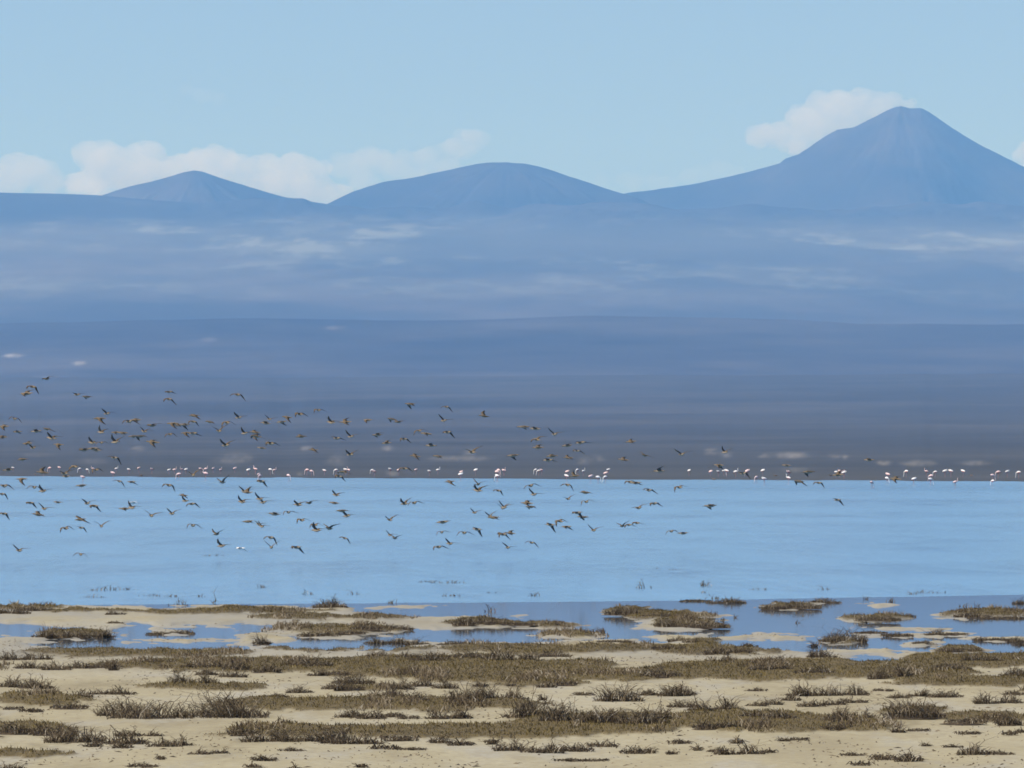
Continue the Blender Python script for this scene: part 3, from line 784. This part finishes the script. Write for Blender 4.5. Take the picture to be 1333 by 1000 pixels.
A1 = "238,52,L 165,92,d 135,127,L 393,133,L 443,143,L 862,118,L 862,155,d 1213,133,d 75,255,D 20,295,L 545,230,u 508,255,L 660,270,D 692,262,L 775,290,L 880,280,L 905,288,L 940,285,L 990,240,L 985,270,d 1070,272,L 1158,275,D 1218,250,u 185,320,L 240,308,L 88,322,L 515,325,U 590,325,L 625,328,L 735,320,u 680,345,L 715,345,L 868,335,D 945,328,L 985,330,L 1118,318,U 1248,330,u 1300,325,L 1305,345,L 10,350,L 140,382,L 168,405,u 262,355,u 298,388,L 470,378,u 518,378,D 427,415,L 475,408,L 490,415,L 588,375,U 778,375,L 1152,392,U 115,463,L 585,455,d 40,518,L 215,530,L 380,500,L 330,535,L 338,550,L 490,517,D 110,563,L 985,543,U 22,598,D 12,640,d 218,625,u 175,605,D 610,575,d 672,578,L 415,597,L 862,595,d 1135,580,U 1245,625,u 935,647,L 155,685,d 225,715,u 295,682,L 195,745,L 20,740,d 445,688,u 480,700,d 635,715,L 672,710,u 677,685,P 945,675,u 980,690,d 1235,680,u 1325,665,u 772,750,U 877,740,U 410,770,L 1265,780,L 335,815,D 415,812,d 517,803,U 985,800,D 1320,795,u 1105,845,U 1130,905,u 1228,917,P 98,928,u 412,948,D"
A2 = "120,258,u 100,278,L 210,248,L 183,272,L 275,232,D 370,212,D 435,275,u 507,273,L 622,262,L 745,257,L 778,272,L 838,180,L 1025,195,d 1010,265,u 1030,325,d 1215,242,L 45,325,L 50,347,L 282,347,L 465,355,L 535,347,u 670,338,L 718,380,L 808,360,D 885,317,D 920,332,L 80,405,L 127,382,D 345,415,L 533,440,U 863,447,L 980,447,L 945,393,L 1155,427,U 810,510,D 495,527,L 475,550,D 78,575,d 1040,577,L 1185,590,U 1183,622,U 1288,622,d 460,645,u 450,685,L 8,632,L 88,683,u 265,695,u 323,685,L 810,690,U 860,685,D 1310,712,U 145,742,L 218,733,D 490,725,L 515,752,u 735,772,U 1005,783,L 1167,735,u 1245,752,U 285,773,D 355,797,D 80,805,u 360,825,u 425,815,U 128,862,d 1000,835,D 1115,838,D 1180,820,d 1310,845,D 735,850,u 760,865,U 505,865,d 130,912,U 258,912,d 1040,893,u 985,910,D"
A3 = "162,297,L 222,307,L 320,335,u 230,362,L 237,403,L 385,393,L 455,378,L 437,420,D 110,443,L 308,447,L 288,467,L 390,455,L 710,373,L 780,443,L 672,465,L 855,523,L 970,438,u 1190,427,U 1160,493,L 1285,535,d 424,548,L 200,597,D 215,642,u 387,593,d 478,632,L 390,665,U 705,578,D 735,583,L 803,620,D 957,605,D 1115,700,L 830,688,D 750,710,L 63,708,U 180,687,L 198,705,L 483,680,D 437,735,d 465,757,L 10,760,L 347,778,D 300,797,d 382,807,L 520,825,u 667,803,U 700,797,L 740,787,L 918,830,D 977,840,L 60,845,D 95,840,L 205,888,D 83,913,u"
A4 = "228,307,L 330,338,L 287,382,L 378,388,d 465,468,d 612,282,L 467,352,L 735,370,L"
birds = []
for txt, x0, y0, sc in ((A1, 0, 480, 340 / 1333), (A2, 320, 480, 340 / 1333), (A3, 640, 480, 340 / 1333), (A4, 960, 520, 373 / 1333)):
    for w in txt.split():
        a, b, c = w.split(',')
        birds.append((x0 + float(a) * sc, y0 + float(b) * sc, c))
recs = []
rb = random.Random(5)
POSE = {'L': 'wings held level', 'D': 'both wings arched down', 'd': 'one wing pointing down', 'u': 'one wing raised', 'U': 'wings raised in a V'}
for (px, py, code) in birds:
    sgn = rb.choice((-1, 1))
    pitch = rb.uniform(-8, 6); roll = 0
    pale = code == 'P'
    cd = 'L' if pale else code
    if cd == 'L':
        yaw = 180 + rb.uniform(-28, 28); a = rb.uniform(-12, 22); ang = (a, a - rb.uniform(5, 35)); roll = rb.uniform(-22, 14); right = (None, None)
        if rb.random() < 0.3: yaw += rb.choice((-35, 35))
    elif cd == 'D':
        yaw = 180 - rb.uniform(45, 75); i = rb.uniform(8, 26); ang = (i, rb.uniform(-58, -28)); roll = rb.uniform(-14, 14); right = (i - rb.uniform(-5, 10), rb.uniform(-58, -25))
    elif cd == 'd':
        yaw = 180 - rb.uniform(35, 65); i = rb.uniform(2, 18); ang = (i, rb.uniform(-30, -8)); right = (rb.uniform(-25, 5), rb.uniform(-85, -62)); roll = rb.uniform(-6, 10)
    elif cd == 'u':
        yaw = 180 - rb.uniform(40, 65); ang = (rb.uniform(42, 58), rb.uniform(18, 38)); right = (rb.uniform(10, 28), rb.uniform(-8, 14)); roll = rb.uniform(-4, 6)
    else:
        yaw = 180 - rb.uniform(40, 80) * rb.choice((1, 1, -1)); i = rb.uniform(30, 46); ang = (i, i - rb.uniform(2, 20)); right = (i + rb.uniform(-6, 6), i - rb.uniform(2, 20)); roll = rb.uniform(-15, 15)
    D = rb.uniform(185, 235)
    if py > HZ + 12: D = min(D, 0.86 * CAM_H / ((py - HZ) * P))
    o = bird_mesh('flying_shorebird', ang[0], ang[1], right[0], right[1], sweep=rb.uniform(0.02, 0.07), pale=pale)
    s = rb.uniform(1.08, 1.32) * (1.0 if not pale else 0.85)
    o.scale = (s, s, s)
    o.location = (gx(px, D), D, gz(py, D))
    o.rotation_euler = (R(roll), R(pitch), R(yaw))
    tag(o, None, 'bird', 'shorebirds flying in a loose flock')
    if py < 535: zone = 'highest in the flock'
    elif py < 556: zone = 'in upper flock against the plain'
    elif py < 585: zone = 'in mid flock against the plain'
    elif py < 621: zone = 'just above the far shoreline'
    elif py < 648: zone = 'over the far lake edge'
    elif py < 685: zone = 'over the open lake'
    else: zone = 'lowest over the near lake'
    recs.append((o, ('pale' if pale else 'brown', POSE[cd], zone), px))
label_in_order(recs, lambda k: '%s shorebird, %s, %s' % k)

# ------------------------------------------------------------------ flamingos along the far shore
M_FBODY = plain_mat('flamingo_plumage', (0.80, 0.60, 0.57), 0.8, 0.05, 6)
M_FWHITE = plain_mat('flamingo_white', (0.82, 0.80, 0.78), 0.8, 0.04, 6)
M_FPINK = plain_mat('flamingo_pink', (0.72, 0.36, 0.33), 0.8, 0.12, 6)
M_FRED = plain_mat('flamingo_red', (0.55, 0.16, 0.15), 0.8, 0.12, 6)
M_FLEG = plain_mat('flamingo_leg', (0.30, 0.16, 0.15), 0.7, 0.1, 6)
M_FBLK = plain_mat('flamingo_black', (0.02, 0.02, 0.022), 0.6, 0.1, 6)
def sweep_tube(vs, fs, mi, pts, rad, mat, seg=8, flat=1.0):
    b0 = len(vs); n = len(pts)
    for i in range(n):
        p = mathutils.Vector(pts[i])
        tdir = (mathutils.Vector(pts[min(i + 1, n - 1)]) - mathutils.Vector(pts[max(i - 1, 0)])).normalized()
        side = mathutils.Vector((0, 1, 0)); up = side.cross(tdir).normalized()
        for k in range(seg):
            a = 2 * math.pi * k / seg
            vs.append(tuple(p + side * (rad[i] * flat * math.cos(a)) + up * (rad[i] * math.sin(a))))
    for i in range(n - 1):
        for k in range(seg):
            a = b0 + i * seg + k; b = b0 + i * seg + (k + 1) % seg
            fs.append((a, b, b + seg, a + seg)); mi.append(mat(i, k) if callable(mat) else mat)
    fs.append(tuple(range(b0, b0 + seg))); mi.append(mat(0, 0) if callable(mat) else mat)
    fs.append(tuple(range(b0 + (n - 1) * seg, b0 + n * seg))); mi.append(mat(n - 2, 0) if callable(mat) else mat)
def flamingo_mesh(pose, white):
    """1.2 m tall, facing +X, feet at z=0"""
    vs, fs, mi = [], [], []
    up = pose == 'tall'
    tilt = -0.10 if pose == 'feeding' else 0.04
    body = [(-.36, 0, .76 - tilt * .6), (-.30, 0, .80 - tilt * .5), (-.18, 0, .86 - tilt * .3), (0, 0, .90), (.14, 0, .90 + tilt * .5), (.23, 0, .91 + tilt * .7), (.29, 0, .92 + tilt)]
    def bm_(i, k):
        if i < 1: return 3
        if 2 <= k <= 5 or True:
            if i == 1: return 2 if k < 5 else 0
            return 0 if k >= 4 else (1 if i < 5 else 0)
    sweep_tube(vs, fs, mi, body, [.02, .075, .135, .16, .14, .09, .05], bm_, 10, 0.8)
    s = body[-1]
    if pose == 'feeding':
        neck = [s, (.36, 0, .80), (.37, 0, .62), (.38, 0, .44), (.42, 0, .28), (.44, 0, .16)]
        hd = [(.44, 0, .17), (.42, 0, .10), (.36, 0, .05), (.31, 0, .05)]
    elif pose == 'tall':
        neck = [s, (.37, 0, .96), (.38, 0, 1.08), (.33, 0, 1.20), (.33, 0, 1.32), (.38, 0, 1.40)]
        hd = [(.37, 0, 1.395), (.43, 0, 1.40), (.48, 0, 1.36), (.50, 0, 1.30)]
    else:  # resting, neck folded back over the body
        neck = [s, (.36, 0, .98), (.32, 0, 1.08), (.20, 0, 1.09), (.12, 0, 1.04), (.05, 0, 1.03)]
        hd = [(.06, 0, 1.03), (-.01, 0, 1.05), (-.08, 0, 1.02), (-.12, 0, .99)]
    sweep_tube(vs, fs, mi, neck, [.05, .042, .034, .030, .028, .027], 0, 6)
    sweep_tube(vs, fs, mi, hd, [.028, .042, .03, .012], lambda i, k: 0 if i < 1 else 5, 6)
    for sy, dx in ((.05, -.02), (-.05, .05)):
        sweep_tube(vs, fs, mi, [(dx, sy, .80), (dx - .01, sy, .60), (dx - .04, sy, .42), (dx + .01, sy, .22), (dx, sy, .0), (dx + .0, sy, -.35)], [.05, .024, .017, .015, .014, .013], 4, 5)
    mats = [M_FWHITE if white else M_FBODY, M_FPINK, M_FRED, M_FBLK, M_FLEG, M_FBLK]
    o = mesh_obj('flamingo_source', vs, fs, mats, mi)
    me = o.data; bpy.data.objects.remove(o)
    return me
def duck_mesh():
    vs, fs, mi = [], [], []
    sweep_tube(vs, fs, mi, [(-.27, 0, .12), (-.2, 0, .08), (-.08, 0, .07), (.08, 0, .07), (.17, 0, .08), (.22, 0, .14), (.23, 0, .21)], [.015, .07, .11, .11, .07, .045, .035], 5, 8)
    sweep_tube(vs, fs, mi, [(.20, 0, .24), (.25, 0, .25), (.31, 0, .235), (.35, 0, .225)], [.03, .045, .02, .012], 5, 6)
    o = mesh_obj('duck_source', vs, fs, [M_FWHITE, M_FPINK, M_FRED, M_FBLK, M_FLEG, M_WTOP], mi)
    me = o.data; bpy.data.objects.remove(o); return me
FM = {(p, w): flamingo_mesh(p, w) for p in ('feeding', 'tall', 'resting') for w in (True, False)}
F1 = "67,500,w 253,505,p 303,500,p 407,505,w 445,508,w 475,508,p 222,520,p 593,505,w 577,535,p 658,508,w 708,503,p 775,508,p 862,510,w 890,508,p 948,508,w 928,512,p 1025,512,p 1050,508,p 1088,508,p 1125,512,p 1050,540,p 1198,503,p 1268,512,w 1303,510,p 423,555,p 912,540,p 720,540,k 1320,540,p 180,535,k"
F2 = "12,515,w 50,512,p 125,515,w 145,515,p 72,545,p 217,545,p 312,515,p 335,520,p 402,515,w 460,515,w 510,515,w 525,513,p 645,513,w 657,520,p 737,513,w 780,517,p 868,517,p 937,518,w 980,515,w 1098,525,p 1095,541,w 1172,520,w 1283,525,p 1283,545,w 1318,517,p"
F3 = "35,515,p 28,533,p 28,549,w 62,518,p 225,515,w 240,520,w 255,517,p 385,527,p 383,550,w 438,520,w 468,520,w 505,552,p 543,557,w 595,513,w 581,533,p 580,555,w 1007,517,w 1117,525,p 1157,523,w 1185,523,w 1200,523,w 1245,527,w 1305,525,p 1135,560,k"
F4 = "45,335,p 117,332,w 88,363,p 125,372,w 238,340,p 238,368,w 460,338,w 478,335,p 498,335,p 495,347,w 625,390,p 785,337,w 700,352,p 695,370,w 880,335,p 920,335,w 900,358,p 898,375,w 965,340,w 993,335,w 1050,337,w 1013,385,p 1187,355,p 1187,378,w 1213,340,p 1255,337,w 1308,345,w 1090,350,k 177,350,k 435,350,k 820,370,w"
recs = []
rf = random.Random(3)
DUCK = duck_mesh()
for txt, x0, y0, sc in ((F1, 0, 480, 340 / 1333), (F2, 320, 480, 340 / 1333), (F3, 640, 480, 340 / 1333), (F4, 960, 520, 373 / 1333)):
    for w in txt.split():
        a, b, c = w.split(',')
        px, py = x0 + float(a) * sc, y0 + float(b) * sc
        ys = float(SHORE_Y(np.array(px)))
        duck = c == 'k'
        foot = py + (2.0 if duck else 7.2 * rf.uniform(.9, 1.1))
        if foot > ys - 0.3:
            foot = max(foot, ys + 0.25)
            D = CAM_H / ((foot - HZ) * P); z = 0.0; row = 'wading off the far shore'
        else:
            D = float(gd(ys)) + 2
            while D < 2600:
                z = float(plain_z(np.array(px), np.array(D)))
                if HZ - (z - CAM_H) / (P * D) <= foot: break
                D += 6
            row = 'standing on the far shore'
        if duck:
            o = link(bpy.data.objects.new('waterfowl', DUCK)); s = rf.uniform(1.0, 1.3); key = ('dark', 'waterfowl', 'sitting at the far shoreline')
            cat, grp = 'duck', 'dark waterfowl at the far shoreline'
        else:
            pose = rf.choice(('feeding', 'feeding', 'tall', 'resting', 'resting', 'resting'))
            o = link(bpy.data.objects.new('flamingo', FM[(pose, c == 'w')])); s = rf.uniform(0.86, 1.04) * min(1.0, D / 1150.0)
            nm = {'feeding': 'head lowered', 'tall': 'neck upright', 'resting': 'neck folded'}[pose]
            key = ('white' if c == 'w' else 'pink', 'flamingo with ' + nm, row); cat, grp = 'flamingo', 'flamingos along the far shore'
        o.location = (gx(px, D), D, z); o.scale = (s, s, s)
        o.rotation_euler = (0, 0, R(rf.choice((0, 180)) + rf.uniform(-50, 50)))
        tag(o, None, cat, grp)
        recs.append((o, key, px))
label_in_order(recs, lambda k: '%s %s %s' % k)
